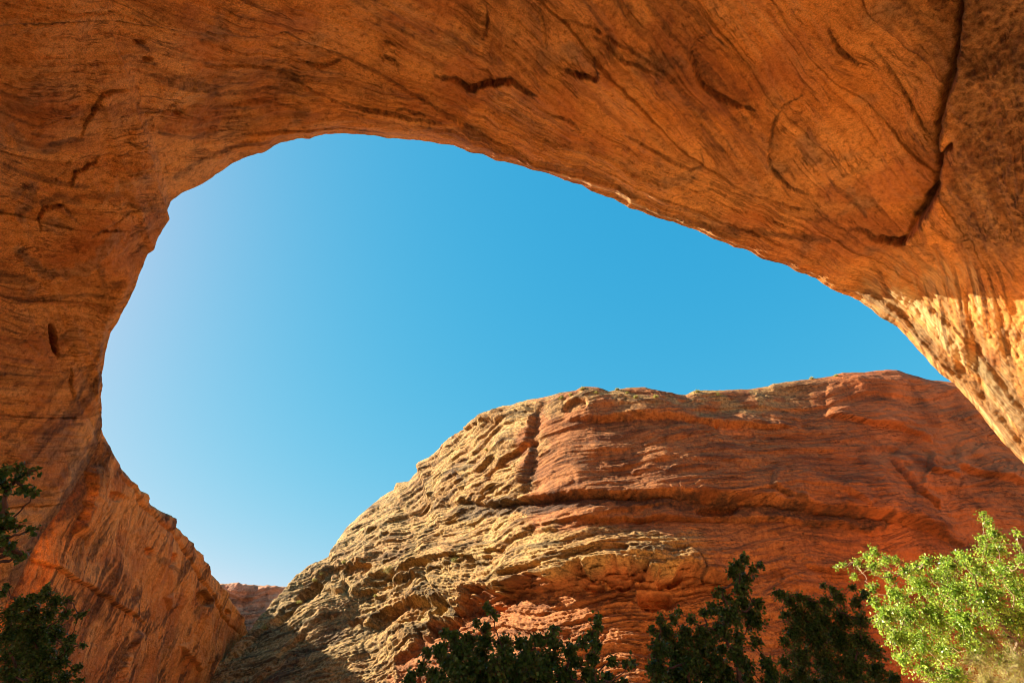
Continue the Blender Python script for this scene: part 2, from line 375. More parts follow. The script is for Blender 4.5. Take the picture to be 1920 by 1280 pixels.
# rough right buttress
rb = sstep(U, 1790, 1830) * sstep(V, 520, 420)
D += rb * .28 * fbm(P / .8, 4, .65, 61.)
E = [([(90,347),(113,327),(133,307),(153,293),(187,292)], .9, 45), ([(132,353),(143,323),(180,307),(190,293)], -.9, 45),
 ([(148,257),(152,233),(167,200),(187,170),(233,163)], -.8, 60), ([(53,237),(83,222),(110,213),(147,213)], .9, 40),
 ([(-10,42),(35,34),(110,32),(233,33),(333,45),(483,62),(533,55),(583,80),(640,97)], 1.6, 70),
 ([(560,110),(583,118),(627,115),(640,105)], 1.1, 50), ([(70,430),(66,405),(75,385),(115,382),(150,420)], -.9, 35),
 ([(233,263),(253,273),(273,272)], 1.0, 30), ([(440,253),(533,240),(633,233),(720,240)], .9, 30),
 ([(817,135),(853,142),(883,157),(907,147),(933,140),(960,128),(987,143),(1010,150)], 2.4, 80),
 ([(1013,-5),(1023,27),(1027,50),(1028,72)], 1.0, 50), ([(1060,104),(1080,107),(1123,113),(1130,110),(1130,97),(1120,80)], 1.6, 40),
 ([(710,73),(730,73),(743,80)], 1.0, 35), ([(720,96),(740,106),(747,117),(745,130)], 1.1, 40),
 ([(640,183),(690,193),(740,200),(787,210),(830,216)], 1.4, 40), ([(743,193),(757,190),(797,203)], -1.0, 20),
 ([(640,100),(707,127),(773,167),(827,197),(873,220),(940,253),(990,287),(1020,306)], .9, 60),
 ([(1040,185),(1070,192),(1085,203),(1095,217)], 1.0, 40), ([(907,63),(917,33),(912,10)], -1.0, 40),
 ([(1120,43),(1143,53),(1173,80),(1210,95),(1260,115)], .9, 50),
 ([(1330,40),(1310,48),(1300,70),(1317,123),(1347,147),(1380,163),(1423,177)], -2.0, 70),
 ([(1510,150),(1480,167),(1457,200),(1452,233),(1447,267),(1453,300),(1480,330),(1520,345)], 1.7, 70),
 ([(1563,20),(1580,50),(1617,97)], 1.3, 40), ([(1600,405),(1625,412),(1650,432),(1700,440),(1730,446)], 1.8, 45),
 ([(17,640),(33,630),(37,620),(50,604)], .7, 40), ([(33,630),(63,664)], -.6, 30), ([(117,680),(113,713),(120,747)], .9, 35),
 ([(1180,230),(1240,262),(1300,300),(1322,290),(1318,260)], .9, 40),
 ([(1400,345),(1440,352),(1500,372),(1560,380)], .7, 30), ([(380,120),(450,118),(520,135),(590,170),(650,190)], .8, 45),
 ([(250,210),(320,205),(380,225)], .8, 35), ([(430,200),(500,190),(560,200)], .7, 30),
 ([(1050,20),(1110,28),(1180,60),(1260,110),(1330,180)], .7, 60), ([(1350,250),(1420,300),(1500,420)], .5, 50),
 ([(1640,60),(1700,150),(1760,230)], .8, 60), ([(1500,60),(1560,130),(1640,230),(1700,300)], .6, 60),
 ([(1540,200),(1600,290),(1680,380)], .5, 40), ([(230,330),(290,318),(330,300)], .6, 30), ([(170,440),(240,400),(290,372)], .7, 30)]
for pts, h, reach in E:
    hh = (-abs(h) if np.mean([p[0] for p in pts]) > 350 else h) * .42
    step_edge(D, U, V, pts, hh, reach * .7, .15 + abs(h) * .15, 2.0, .8, 3.0)
X = [(1815,-200),(1813,0),(1808,100),(1790,140),(1780,200),(1777,233),(1786,250),(1780,317),(1760,350),(1737,387),(1724,410)]
dX, sX, pX = poly_dist(*[(a) for a in (U, V)], X)
mX = (V < 430) & (U > 1400)
D += np.where(mX, 2.2 * sstep(np.where(sX < 0, dX, -dX), -3, 6) * np.exp(-dX / 160.), 0)
groove_line(D, U, V, X, 2.6, 7); groove_line(D, U, V, [(1786,247),(1800,232),(1817,220)], 1.2, 4)
groove_line(D, U, V, [(1724,405),(1700,440),(1650,430)], 1.0, 4)
for a in [(85,628,9,32,12,2.0),(250,70,12,5,0,.5),(270,105,14,6,0,.6),(333,210,12,5,0,.5)]:
    hollow(D, U, V, *a)
# long seams under the rim at the right
for k, off in enumerate((14, 30, 52, 84)):
    pts = [(rim[i, 0] + nor[i, 0] * off, rim[i, 1] + nor[i, 1] * off) for i in range(250, 800, 22)]
    pts = [(u + 5 * math.sin(u / 37. + k), v + 5 * math.cos(u / 29. + k)) for u, v in pts]
    step_edge(D, U, V, pts, (-.5, .5, -.5, .4)[k], 20, .2, 2.0)
fade = sstep(A2, 0, .012)
P2 = P + Nn * (D * (.25 + .75 * fade))[..., None]
# ---- colour marks on the rock: stains, pale bands, painted crack shade
varn_and_shade = np.zeros(U.shape); pale = np.zeros(U.shape); fresh = np.zeros(U.shape); skin = np.zeros(U.shape)
for pts, w_, a_ in [([(188,790),(170,850),(130,925),(85,985),(50,1030)], 20, .9), ([(150,700),(90,800),(30,880)], 6, .7), ([(186,640),(150,700),(120,745)], 6, .6), ([(110,690),(60,760),(0,820)], 5, .5), ([(190,850),(150,915),(117,960),(75,985)], 19, .85), ([(50,1035),(30,1070),(10,1110)], 16, .8), ([(180,700),(150,745),(120,775)], 12, .85),
    ([(135,765),(100,790),(70,815)], 11, .8), ([(100,760),(60,800),(0,850)], 5, .5), ([(170,820),(120,870),(60,930)], 7, .6),
    ([(840,232),(870,226),(905,235),(930,262),(990,278)], 7, .6), ([(850,245),(900,258),(950,278)], 9, .5),
    ([(1020,283),(1060,295),(1110,310),(1150,325)], 8, .6), ([(1240,383),(1340,406),(1450,418),(1560,428)], 7, .75), ([(1170,345),(1230,362),(1290,372)], 5, .5),
    ([(320,330),(370,300),(440,270),(500,262)], 5, .55), ([(260,440),(300,400),(330,372)], 6, .5), ([(30,470),(70,500),(100,508)], 9, .5),
    ([(20,360),(50,340),(60,375),(30,395)], 8, .5), ([(75,375),(110,365),(145,378)], 8, .75), ([(1700,440),(1730,447),(1760,470)], 7, .5),
    ([(90,262),(125,258),(150,258)], 6, .8), ([(250,75),(268,85)], 4, .8), ([(255,100),(290,118)], 4, .7), ([(1140,45),(1170,75)], 5, .6),
    ([(180,490),(190,520),(195,545)], 7, .6), ([(1640,700),(1700,760)], 1, .0)]:
    paint_line(varn_and_shade, U, V, pts, w_, a_)
stain = fbm(np.stack([arcm / 26, P[..., 2] / 30, bedc / 4.5], -1), 4, .55, 81.) + .35 * fbm(P / 2.5, 3, .6, 82.)
varn_and_shade = np.maximum(varn_and_shade, (.34 + .24 * sstep(U, 1200, 1500) * sstep(V, 300, 160) - .16 * sstep(U, 420, 300)) * sstep(stain, .0, .38) * (1 - flz))
varn_and_shade = np.maximum(varn_and_shade, .75 * sstep(fbm(np.stack([arcm / 9, P[..., 2] / 30, bedc / .9], -1), 3, .5, 85.), .34, .5) * sstep(stain, -.1, .2) * (1 - flz))
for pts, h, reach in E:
    if abs(h) >= .7: paint_line(varn_and_shade, U, V, pts, 1.6 + .9 * abs(h), min(.9, .45 + .25 * abs(h)), .9)  # shade inside each traced crack, painted as a dark line
paint_line(varn_and_shade, U, V, [(1822,-60),(1816,60),(1800,130),(1790,200),(1788,260),(1784,320),(1762,352),(1738,390)], 13, .85, .8)  # shadow beside the main crack, painted wide into the colour
varn_and_shade = np.maximum(varn_and_shade, rb * (.30 + .35 * sstep(fbm(P / .7, 3, .6, 88.), -.1, .3)))
# the grey streaked band, and the bleached bands above and below it, on the lower right rim
def rim_band(A, u0, u1, off0, off1, amt, rough=5):
    idx = [i for i in range(0, NT, 12) if u0 < rim[i, 0] < u1 and rim[i, 1] < 1150 and rim[i, 0] > 900]
    if len(idx) < 2: return
    n = len(idx)
    pts = [(rim[i, 0] + nor[i, 0] * ((off0 + off1) / 2) , rim[i, 1] + nor[i, 1] * ((off0 + off1) / 2)) for i in idx]
    paint_line(A, U, V, pts, (off1 - off0) / 2, amt, .35)
NSGN = 1
rim_band(varn_and_shade, 1600, 2100, 10, 46, .8)
rim_band(varn_and_shade, 1800, 2100, 46, 100, .85)
rim_band(pale, 1630, 1900, 52, 84, 1.0)
rim_band(pale, 1770, 2100, 2, 14, .9)
rim_band(pale, 1000, 1560, 14, 26, .55)  # paler strip along the roof rim
rim_band(varn_and_shade, 1690, 1960, 96, 118, .5)
varn_and_shade = np.maximum(varn_and_shade, flz * .8 * sstep(fbm(np.stack([ac / 16, al / 170, 0 * U], -1), 3, .5, 63.), .12, .32))
pale = np.maximum(pale, flz * .6 * sstep(fbm(np.stack([ac / 20, al / 200, 0 * U], -1), 3, .5, 65.), .12, .4))
yell = sstep(U, 1560, 1640) * sstep(V, 470, 500) * sstep(U, 1900, 1700) * sstep(V, 760, 600)
pale = np.maximum(pale, .7 * yell * sstep(fbm(np.stack([U / 60, V / 60, 0 * U], -1), 3), -.3, .25))  # paler yellowish patch low on the right leg
fresh = np.maximum(fresh, .5 * sstep(fbm(P / 9, 3, .5, 200.), .05, .5))
fresh = np.maximum(fresh, .6 * sstep(np.hypot((U - 1600) / 130, (V - 420) / 60), 1.1, .5))
skin = np.maximum(skin, .35 * rb); skin = np.maximum(skin, .4 * sstep(fbm(P / 5, 3, .5, 300.), .35, .7))
for pts, w_ in [([(10,235),(30,260),(70,275),(110,262)], 12), ([(25,355),(50,345),(35,400)], 14), ([(30,467),(70,503),(100,507),(160,495),(220,440)], 11), ([(1600,330),(1625,380)], 7)]:
    paint_line(skin, U, V, pts, w_, .4, .9)
# ---- outer back of the arch, closing it into a solid shell
oa = np.array([.004, .012, .03, .07, .14, .25, .4, .6, .8, 1.0]); orr = np.array([1.02, 1.05, 1.09, 1.13, 1.17, 1.2, 1.25, 1.3, 1.3, 1.3])
Ao = oa[:, None] + 0 * om[None]; do = slerp(Ao)
Ro = np.maximum(ell(do) * 1.28, r_rim[None] * (1 - .35 * sstep(Ao, 0, .5)) * orr[:, None])
Po = EYE + do * Ro[..., None]
allP = np.concatenate([Po[::-1], P2], 0)
def padz(a): return np.concatenate([np.zeros((len(oa), NT)), a], 0)
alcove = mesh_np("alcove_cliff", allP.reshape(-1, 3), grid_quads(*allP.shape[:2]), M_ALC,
    attrs=dict(varnish_and_shade=padz(varn_and_shade), pale=padz(pale), fresh=padz(fresh), skin=padz(skin)),
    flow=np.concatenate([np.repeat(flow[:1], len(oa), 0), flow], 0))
tag(alcove, "huge orange sandstone arch of overhanging rock curving over the viewer", kind='structure')

# ------------------------------------------------------------------ lofted cliffs: skyline points down to the foot
def loft(cols, nc, nr, back, ytab=None):
    """cols: (u0,v0,S0, u1,v1,S1, g) skyline point, foot point, bulge exponent"""
    cols = np.array(cols, float)
    key = np.stack([cols[:, 0] * 1.0, cols[:, 1]], -1)
    full = np.concatenate([key, cols[:, 2:]], 1)
    c = resample(full, nc)
    sm = blur(c[:, 2:], max(2, nc // 60), 0); c = np.concatenate([c[:, :2], sm], 1)
    w_ = np.linspace(0, 1, nr)[:, None]
    u0, v0, S0, u1, v1, S1, g = [c[:, k][None] for k in range(7)]
    Uu = u0 + (u1 - u0) * w_; Vv = v0 + (v1 - v0) * w_
    yy = (640 - Vv) / F; k = CP - yy * SP
    Y0 = S0 * (CP - (640 - v0) / F * SP); Y1 = S1 * (CP - (640 - v1) / F * SP)
    if ytab:
        Y0 = np.interp(u0, *ytab[0]); Y1 = np.interp(u0, *ytab[1]); Y0 = blur(Y0, nc // 40, 1); Y1 = blur(Y1, nc // 40, 1)
        S0 = Y0 / (CP - (640 - v0) / F * SP)
    Y = Y0 + (Y1 - Y0) * w_ ** g
    S = Y / k
    P = at(Uu, Vv, S)
    bk = []
    for ds, dv in back:
        bk.append(at(u0, v0 + dv, S0 * ds))
    return P, Uu, Vv, w_, (np.concatenate([b for b in bk[::-1]], 0) if bk else None), c
def sheet_obj(name, P, bk, mat, attrs, flow):
    nb = 0 if bk is None else len(bk)
    allP = P if bk is None else np.concatenate([bk, P], 0)
    at_ = {k: np.concatenate([np.repeat(a[:1], nb, 0), a], 0) for k, a in attrs.items()}
    flow = np.concatenate([np.repeat(flow[:1], nb, 0), flow], 0)
    return mesh_np(name, allP.reshape(-1, 3), grid_quads(*allP.shape[:2]), mat, attrs=at_, flow=flow)

# ---- dome across the canyon
DC = [(300,1400,70, 300,1402,69,.9),(335,1352,73, 350,1402,68,.9),(395,1283,78, 430,1402,66,.9),(450,1215,84, 530,1402,63,.85),(500,1150,89, 620,1402,60,.85),(540,1102,93, 710,1402,58,.8),
 (555,1085,95, 740,1402,57,.8),(578,1066,96, 765,1402,57,.8),(618,1045,99, 810,1402,56,.8),(622,1032,100, 830,1402,55,.8),(650,990,103, 870,1402,55,.8),(680,960,106, 910,1402,55,.8),
 (715,932,108, 950,1402,55,.8),(740,920,109, 970,1402,55,.8),(745,907,109, 980,1402,55,.8),(768,903,110, 990,1402,55,.8),(785,884,111, 1010,1402,55,.8),(785,868,112, 1020,1402,55,.8),(805,860,113, 1035,1402,56,.8),
 (830,842,114, 1055,1402,56,.8),(850,822,115, 1070,1402,56,.8),(885,803,117, 1095,1402,56,.78),(920,778,118, 1120,1402,57,.75),(950,764,119, 1140,1402,57,.72),(985,754,120, 1170,1402,58,.68),(1020,747,121, 1200,1402,58,.64),
 (1050,738,121, 1230,1402,58,.6),(1080,736,121, 1255,1402,59,.58),(1092,728,121, 1265,1402,59,.56),(1120,729,121, 1290,1402,60,.54),(1140,737,120, 1310,1402,60,.53),(1175,730,120, 1335,1402,61,.52),(1210,728,120, 1360,1402,61,.5),(1245,735,119, 1390,1402,62,.5),
 (1285,742,118, 1420,1402,62,.5),(1300,734,118, 1430,1402,62,.5),(1350,733,117, 1470,1402,63,.48),(1400,732,116, 1520,1402,63,.46),(1440,724,115, 1555,1402,64,.45),(1450,718,115, 1565,1402,64,.45),
 (1500,712,114, 1605,1402,65,.44),(1560,706,114, 1655,1402,66,.43),(1580,700,113, 1670,1402,66,.42),(1620,702,113, 1700,1402,67,.42),(1660,696,112, 1735,1402,67,.42),(1680,696,112, 1755,1402,68,.42),
 (1700,704,112, 1775,1402,68,.42),(1745,714,112, 1815,1402,69,.42),(1790,720,112, 1850,1402,70,.42),(1850,735,112, 1905,1402,70,.42),(1950,755,112, 1990,1402,72,.42),(2250,800,112, 2250,1402,75,.42),(2600,850,112,2600,1402,78,.42)]
P, U, V, W, bk, cc = loft(DC, 1500, 560, [(1.03, 3), (1.1, 20), (1.3, 70), (1.7, 160), (2.4, 300)],
  (([300,395,500,620,745,850,950,1050,1150,1300,1500,1670,1790,1950,2600],[146, 142, 152, 170, 162, 145, 109, 103, 101, 100, 100, 99, 100, 101, 104]),
   ([300,395,500,620,745,850,950,1050,1150,1300,1500,1790,2600],[132,128,120,106,94,88,86,86,86,87,88,91,95])))
Nn = grid_normals(blur(blur(P, 14, 0), 20, 1))
D = np.zeros(U.shape)
left = sstep(U + 30 * fbm(P / 7, 3, .5, 90.), 1030, 985)                  # weathered left flank
lowl = sstep(V + 22 * fbm(P / 6, 3, .5, 91.), 985, 1020) * sstep(U, 1380, 1240)
under = sstep(V + 34 * fbm(np.stack([U / 60, V / 60, 0 * U], -1), 4, .6) - np.interp(U, [600,860,960,1100,1300,1900], [1400,1165,1112,1085,1085,1120]), -4, 6)
flank = np.clip(np.maximum(left, lowl), 0, 1)
Pw = P + 2.5 * np.stack([perlin(P / 15 + 1.3), perlin(P / 15 + 7.7), perlin(P / 15 + 3.1)], -1)
bn = np.array([-.10 , -.05, 1.0]); bn /= np.linalg.norm(bn)
h = Pw @ bn + .06 * Pw[..., 0] * 0
# beds fan down towards the left edge, as in cross-bedded stone
h2 = h + .35 * sstep(U, 1050, 500) * (Pw[..., 0] + 10) * -.55
xb = np.stack([Pw[..., 0] / 7, Pw[..., 1] / 7, h2], -1); flow = np.stack([Pw[..., 0] / 9, Pw[..., 1] / 9, h2], -1)
D += 2.2 * fbm(P / 22, 3)
D += 3.4 * sstep(V, 960, 1085) * (1 - under) * sstep(U, 700, 900) * sstep(U, 1420, 1280)
lay = layers(h2 / 3.4 + .5 * fbm(P / 20, 2, .5, 8.), .16, 5)
lay2 = layers(h2 / 1.15 + .5 * fbm(P / 9, 2, .5, 18.), .22, 8)
lay3 = layers(h2 / .42 + .4 * fbm(P / 5, 2, .5, 28.), .3, 11)
calm = 1 - .5 * sstep(U, 820, 620)
D += calm * flank * (.9 * lay + .5 * lay2 + .34 * lay3) + (1 - flank) * (.7 * lay + .25 * lay2 + .05 * lay3)
D += calm * .42 * fbm(xb / 1.6, 5, .62, 3.) * (.5 + .8 * flank) + flank * .16 * layers(h2 / .22 + .6 * fbm(P / 3, 2, .5, 38.), .35, 14)
D += .13 * ridged(P / 1.6, 4, .6, 13.) * (.4 + flank)
D += 1.0 * terrace(fbm(np.stack([Pw[..., 0] / 14, Pw[..., 1] / 14, Pw[..., 2] / 7], -1), 3, .5, 6.) * .5 + .5, 7, .12) * (1.2 - flank * .5)
# joint-bounded blocks within each bed
bi = np.floor(h2 / 1.9 + .3 * fbm(P / 14, 2, .5, 58.)).astype(int); bj = np.floor(Pw[..., 0] / 4.6 + _LT[(bi * 13) & 4095] * 9 + .15 * fbm(P / 2, 2)).astype(int)
bh = _LT2[(bi * 37 + bj * 101) & 4095]; bh = blur(bh, 1, 0); bh = blur(bh, 1, 1)
D += 1.0 * (bh - .5) * sstep(fbm(P / 12, 2, .5, 59.), -.15, .2) * (.45 + .55 * flank) * calm
blk = fbm(P / 4.5, 2, .5, 66.)
D += .9 * terrace(blk * .5 + .5, 4, .12) * sstep(V, 1000, 1080) 
step = lambda pts, hh, reach, g=.35, gw=2.5: step_edge(D, U, V, pts, hh, reach, abs(hh) * g, gw)
step([(830,955),(893,943),(940,953),(973,947),(1057,943),(1140,940),(1280,943),(1397,950),(1513,960),(1630,976),(1730,1000),(1813,1026)], 2.6, 90, .3, 5)
step([(980,1000),(1080,985),(1200,982),(1300,985),(1410,980),(1563,986),(1650,1010)], 1.2, 40)
step([(1063,797),(1157,793),(1280,793),(1400,806),(1500,812)], 1.6, 45)
step([(1010,770),(1003,813),(1000,830),(1012,853),(1010,897),(1013,927)], -2.0, 130, .05)
step([(858,1165),(900,1135),(960,1112),(1040,1098),(1100,1085),(1180,1100),(1290,1085),(1400,1110)], .8, 60, .3, 4)
step([(1430,930),(1470,945),(1500,955)], 1.2, 25); step([(1560,930),(1590,950),(1610,968)], 1.0, 25)
step([(1660,860),(1700,930),(1745,965)], 1.5, 50); step([(1740,850),(1720,890),(1790,905)], 1.3, 35)
step([(1545,785),(1600,790),(1660,800),(1720,820),(1740,835)], 1.5, 45); step([(1780,880),(1840,895),(1920,915)], 1.6, 45)
step([(1500,1060),(1560,1075),(1640,1085)], .8, 40); step([(1280,1040),(1300,1060),(1315,1100)], -.9, 30, .8)
step([(1100,1120),(1170,1105),(1250,1110)], 1.0, 40); step([(900,1140),(980,1120),(1080,1100),(1200,1110)], 1.4, 40)
step([(590,1100),(650,1075),(720,1055)], 1.4, 30); step([(690,1110),(750,1090),(830,1062),(900,1050)], 1.5, 35)
step([(660,1130),(720,1110),(790,1098),(820,1100)], 1.6, 45); step([(820,1100),(835,1118),(858,1148)], 1.4, 30, .6)
step([(560,1170),(640,1150),(700,1190),(780,1185),(860,1165)], -1.2, 35); step([(960,870),(930,930),(950,940)], 1.0, 35)
step([(780,860),(850,830),(920,800),(960,790)], 1.2, 30); step([(870,880),(890,900),(878,920)], .7, 25)
step([(400,1290),(470,1210),(540,1150),(600,1125)], 1.2, 30); step([(480,1300),(540,1230),(600,1180),(640,1160)], 1.0, 30)
varn_and_shade = np.zeros(U.shape); pale = np.zeros(U.shape); fresh = np.zeros(U.shape); skin = np.zeros(U.shape)
skin = flank * (1 - .8 * under) * (.80 + .2 * sstep(fbm(P / 10, 3, .5, 120.), -.3, .2))
top = sstep(V - np.interp(U, cc[:, 0], cc[:, 1]), 90, 25) * sstep(U, 1620, 1400)
skin = np.maximum(skin, .8 * top * sstep(fbm(P / 7, 3, .5, 130.), -.25, .15))
skin = np.maximum(skin, .25 * sstep(U, 1650, 1400))
for a in [(585,1116,30,15,25,3.2),(681,1080,36,11,15,2.4),(805,1076,42,11,14,2.4),(727,1098,30,13,15,2.0),(760,1160,95,24,9,3.4),(850,1165,24,26,0,2.2),
          (1233,1133,42,18,0,2.4),(1150,1095,55,20,0,2.0),(1250,1095,25,16,30,1.8),(980,860,36,10,42,1.6),(965,895,30,20,20,1.2),(1085,772,26,11,10,1.4),(640,1112,18,16,0,-2.2),
          (735,1010,10,5,15,1.2),(700,1000,16,6,20,1.0),(860,985,14,5,10,1.2),(960,1040,20,7,5,1.4),(930,1150,40,10,10,1.6),(540,1165,30,8,35,1.6),
          (1340,965,45,12,4,1.4),(900,1060,26,8,8,1.4),(1020,1080,36,10,6,1.6),(560,1215,22,6,40,1.4),(1375,815,40,14,-10,.8)]:
    hollow(D, U, V, *a, A=fresh, amt=.95)
for pts, w_, a_ in [([(1003,813),(1000,830),(1012,853),(1010,897)], 3, .5), ([(1663,870),(1700,930),(1745,965)], 3, .7), ([(1280,1040),(1300,1060),(1315,1100)], 4, .8), ([(1430,930),(1470,945),(1500,955)], 3, .8), ([(1740,1000),(1813,1026)], 3, .6), ([(870,880),(885,905)], 4, .8), ([(880,962),(950,958),(1050,952),(1140,950),(1280,955),(1400,965),(1510,972),(1640,990)], 15, 1.0), ([(1063,802),(1157,798),(1280,800)], 5, .6),
    ([(1230,965),(1330,975),(1400,985),(1600,1000)], 7, .5), ([(1600,745),(1680,760),(1700,770)], 7, .45), ([(1640,830),(1700,870),(1760,900)], 6, .35), ([(640,1190),(560,1240),(520,1290)], 12, .8),
    ([(420,1275),(470,1225),(530,1180)], 10, .4), ([(1440,1000),(1540,1010),(1640,1030)], 6, .6), ([(800,1120),(850,1135),(865,1160)], 10, .7), ([(1090,1090),(1200,1090)], 12, .4)]:
    paint_line(varn_and_shade, U, V, pts, w_, a_, .8)  # dark stains; along the cracks, gap shade painted in
fresh = np.maximum(fresh, .75 * sstep(U, 1520, 1680) * sstep(fbm(P / 8, 3, .5, 140.), -.5, .2))
P2 = P + Nn * D[..., None] * (.35 + .65 * sstep(W, 0, .02))[..., None]
dome = sheet_obj("sandstone_dome", P2, bk, M_DOME, dict(varnish_and_shade=varn_and_shade, pale=pale, fresh=fresh, skin=skin), flow)
tag(dome, "rounded sandstone dome across the canyon, its tan left flank in the sun", kind='structure')
bvh_dome = BVHTree.FromObject(dome, bpy.context.evaluated_depsgraph_get())

# ---- canyon wall beyond the left side of the arch
WC = [(110,700,62, -230,1402,46,.5),(160,770,64, -160,1402,47,.5),(189,805,66, -110,1402,48,.5),(200,830,68, -80,1402,49,.5),(215,855,70, -50,1402,50,.5),(230,885,73, -20,1402,52,.5),(245,912,76, 10,1402,54,.5),(262,925,79, 40,1402,56,.5),(275,945,82, 65,1402,58,.5),
 (300,960,85, 100,1402,60,.5),(318,968,88, 125,1402,62,.5),(317,978,89, 130,1402,62,.5),(345,1010,95, 170,1402,67,.5),(365,1035,100, 205,1402,71,.5),(390,1070,108, 250,1402,80,.5),(412,1097,118, 290,1402,92,.5),(440,1135,132, 350,1402,110,.5),(455,1165,142, 385,1402,126,.5),(468,1195,152, 410,1402,140,.5),(510,1290,165, 480,1402,155,.6),(560,1398,175, 555,1402,172,.6)]
P, U, V, W, bk, cc = loft(WC, 700, 520, [(1.02, 1), (1.08, 2), (1.2, 3), (1.4, 4), (1.8, 6), (2.4, 10), (3.0, 90)])  # unseen back rows raised to throw shade on the dome's foot
Nn = grid_normals(blur(blur(P, 12, 0), 10, 1))
D = np.zeros(U.shape)
Pw = P + 2 * np.stack([perlin(P / 13 + 1.3), perlin(P / 13 + 7.7), perlin(P / 13 + 3.1)], -1)
bedc = Pw @ BED
vs = np.stack([Pw[..., 0] / 2.2, Pw[..., 1] / 2.2, Pw[..., 2] / 9.0], -1)
flow = np.stack([Pw[..., 0] * .8, Pw[..., 1] * .8, Pw[..., 2] / 7], -1)
D += 1.5 * fbm(P / 16, 2) + .35 * ridged(vs / 1.5, 4, .55, 3.) * .5 + .9 * terrace(fbm(vs / 1.8, 3, .5, 23.) * .5 + .5, 8, .12)
D += .3 * layers(bedc / 2.2, .2, 3) * sstep(fbm(P / 9, 2, .5, 70.), -.3, .2) + .16 * fbm(vs / .5, 4, .6, 9.) + .08 * ridged(P / 1.2, 3, .6, 7.)
for pts, hh, reach in [([(50,1046),(113,1073),(133,1090),(197,1130),(233,1153),(253,1170)], .5, 30), ([(215,880),(250,950),(277,963),(290,980),(320,1010),(350,1060),(400,1130),(450,1200)], .25, 25),
    ([(170,870),(160,930),(130,1000)], 1.2, 30), ([(300,1120),(310,1145)], .9, 15), ([(240,1180),(210,1240),(190,1290)], 1.2, 30), ([(330,1210),(370,1260)], 1.0, 25)]:
    step_edge(D, U, V, pts, hh, reach, .4, 2.5)
for a in [(375,1122,12,16,30,1.6),(425,1148,5,6,0,1.0),(205,930,14,10,0,.8),(270,1035,8,10,20,.9),(310,1050,14,9,60,1.0)]: hollow(D, U, V, *a)
varn_and_shade = np.zeros(U.shape); pale = np.zeros(U.shape); fresh = np.zeros(U.shape); skin = np.zeros(U.shape)
vz = fbm(np.stack([U / 12 + V / 22, 0 * U, (V - U) / 160], -1), 3, .55, 4.)         # drips, running with the fall of the wall
vz2 = fbm(np.stack([U / 6 + V / 11, 0 * U, (V - U) / 120], -1), 3, .55, 14.)
varn_and_shade = np.maximum(.95 * sstep(vz, .10, .20), .85 * sstep(vz2, .22, .36)) * sstep(fbm(P / 8, 3, .5, 44.), -.12, .25)
for pts, w_, a_ in [([(192,845),(175,880),(150,915),(117,960),(75,990)], 24, .95), ([(50,1035),(30,1070),(10,1110)], 20, .9), ([(160,1000),(145,1040),(130,1075)], 6, .8), ([(185,1010),(165,1050)], 5, .7), ([(150,960),(120,1010)], 6, .6), ([(140,1120),(165,1150),(175,1145)], 12, .5), ([(180,1110),(195,1140)], 8, .5),
    ([(270,1290),(310,1200),(330,1180)], 9, .5), ([(375,1110),(382,1135)], 10, .6), ([(285,1050),(320,1070)], 7, .6), ([(230,1290),(260,1230)], 7, .6)]:
    paint_line(varn_and_shade, U, V, pts, w_, a_)
fresh = .6 * sstep(fbm(P / 7, 3, .5, 55.), -.1, .4)
P2 = P + Nn * D[..., None] * (.3 + .7 * sstep(W, 0, .02))[..., None]
cwall = sheet_obj("canyon_wall", P2, bk, M_WALL, dict(varnish_and_shade=varn_and_shade, pale=pale, fresh=fresh, skin=skin), flow)
tag(cwall, "orange canyon wall streaked dark by water, receding beyond the left foot of the arch", kind='structure')

# ---- far cliff in the gap
FC = [(250,1090,300, 250,1375,240,.5),(380,1093,300, 380,1375,240,.5),(412,1096,300, 410,1375,240,.5),(440,1096,300, 440,1375,240,.5),(480,1099,300, 480,1375,240,.5),(520,1103,300, 520,1375,240,.5),(545,1106,300, 545,1375,240,.5),(620,1110,300, 620,1375,240,.5),(760,1120,300, 760,1375,240,.5)]
P, U, V, W, bk, cc = loft(FC, 300, 240, [(1.02, 1), (1.1, 5), (1.5, 20)])
Nn = grid_normals(blur(blur(P, 6, 0), 6, 1))
D = 5 * fbm(P / 50, 3) + 3.5 * layers(P[..., 2] / 6 + fbm(P / 40, 2), .2, 3) + 1.2 * layers(P[..., 2] / 2 + fbm(P / 20, 2), .2, 5) + 1.0 * fbm(P / 8, 4, .6)
varn_and_shade = .6 * sstep(fbm(np.stack([P[..., 0] / 8, P[..., 1] / 8, P[..., 2] / 6], -1), 3), .1, .4)
Z0 = 0 * U; skin = sstep(W + Z0, .06, .02) * .8
P2 = P + Nn * D[..., None] * sstep(W, -.02, .05)[..., None]
far = sheet_obj("far_cliff", P2, bk, M_FAR, dict(varnish_and_shade=varn_and_shade, pale=Z0, fresh=Z0, skin=skin), P / [9, 9, 1])
tag(far, "distant red cliff with a pale rim, seen in the gap between the walls", kind='structure')

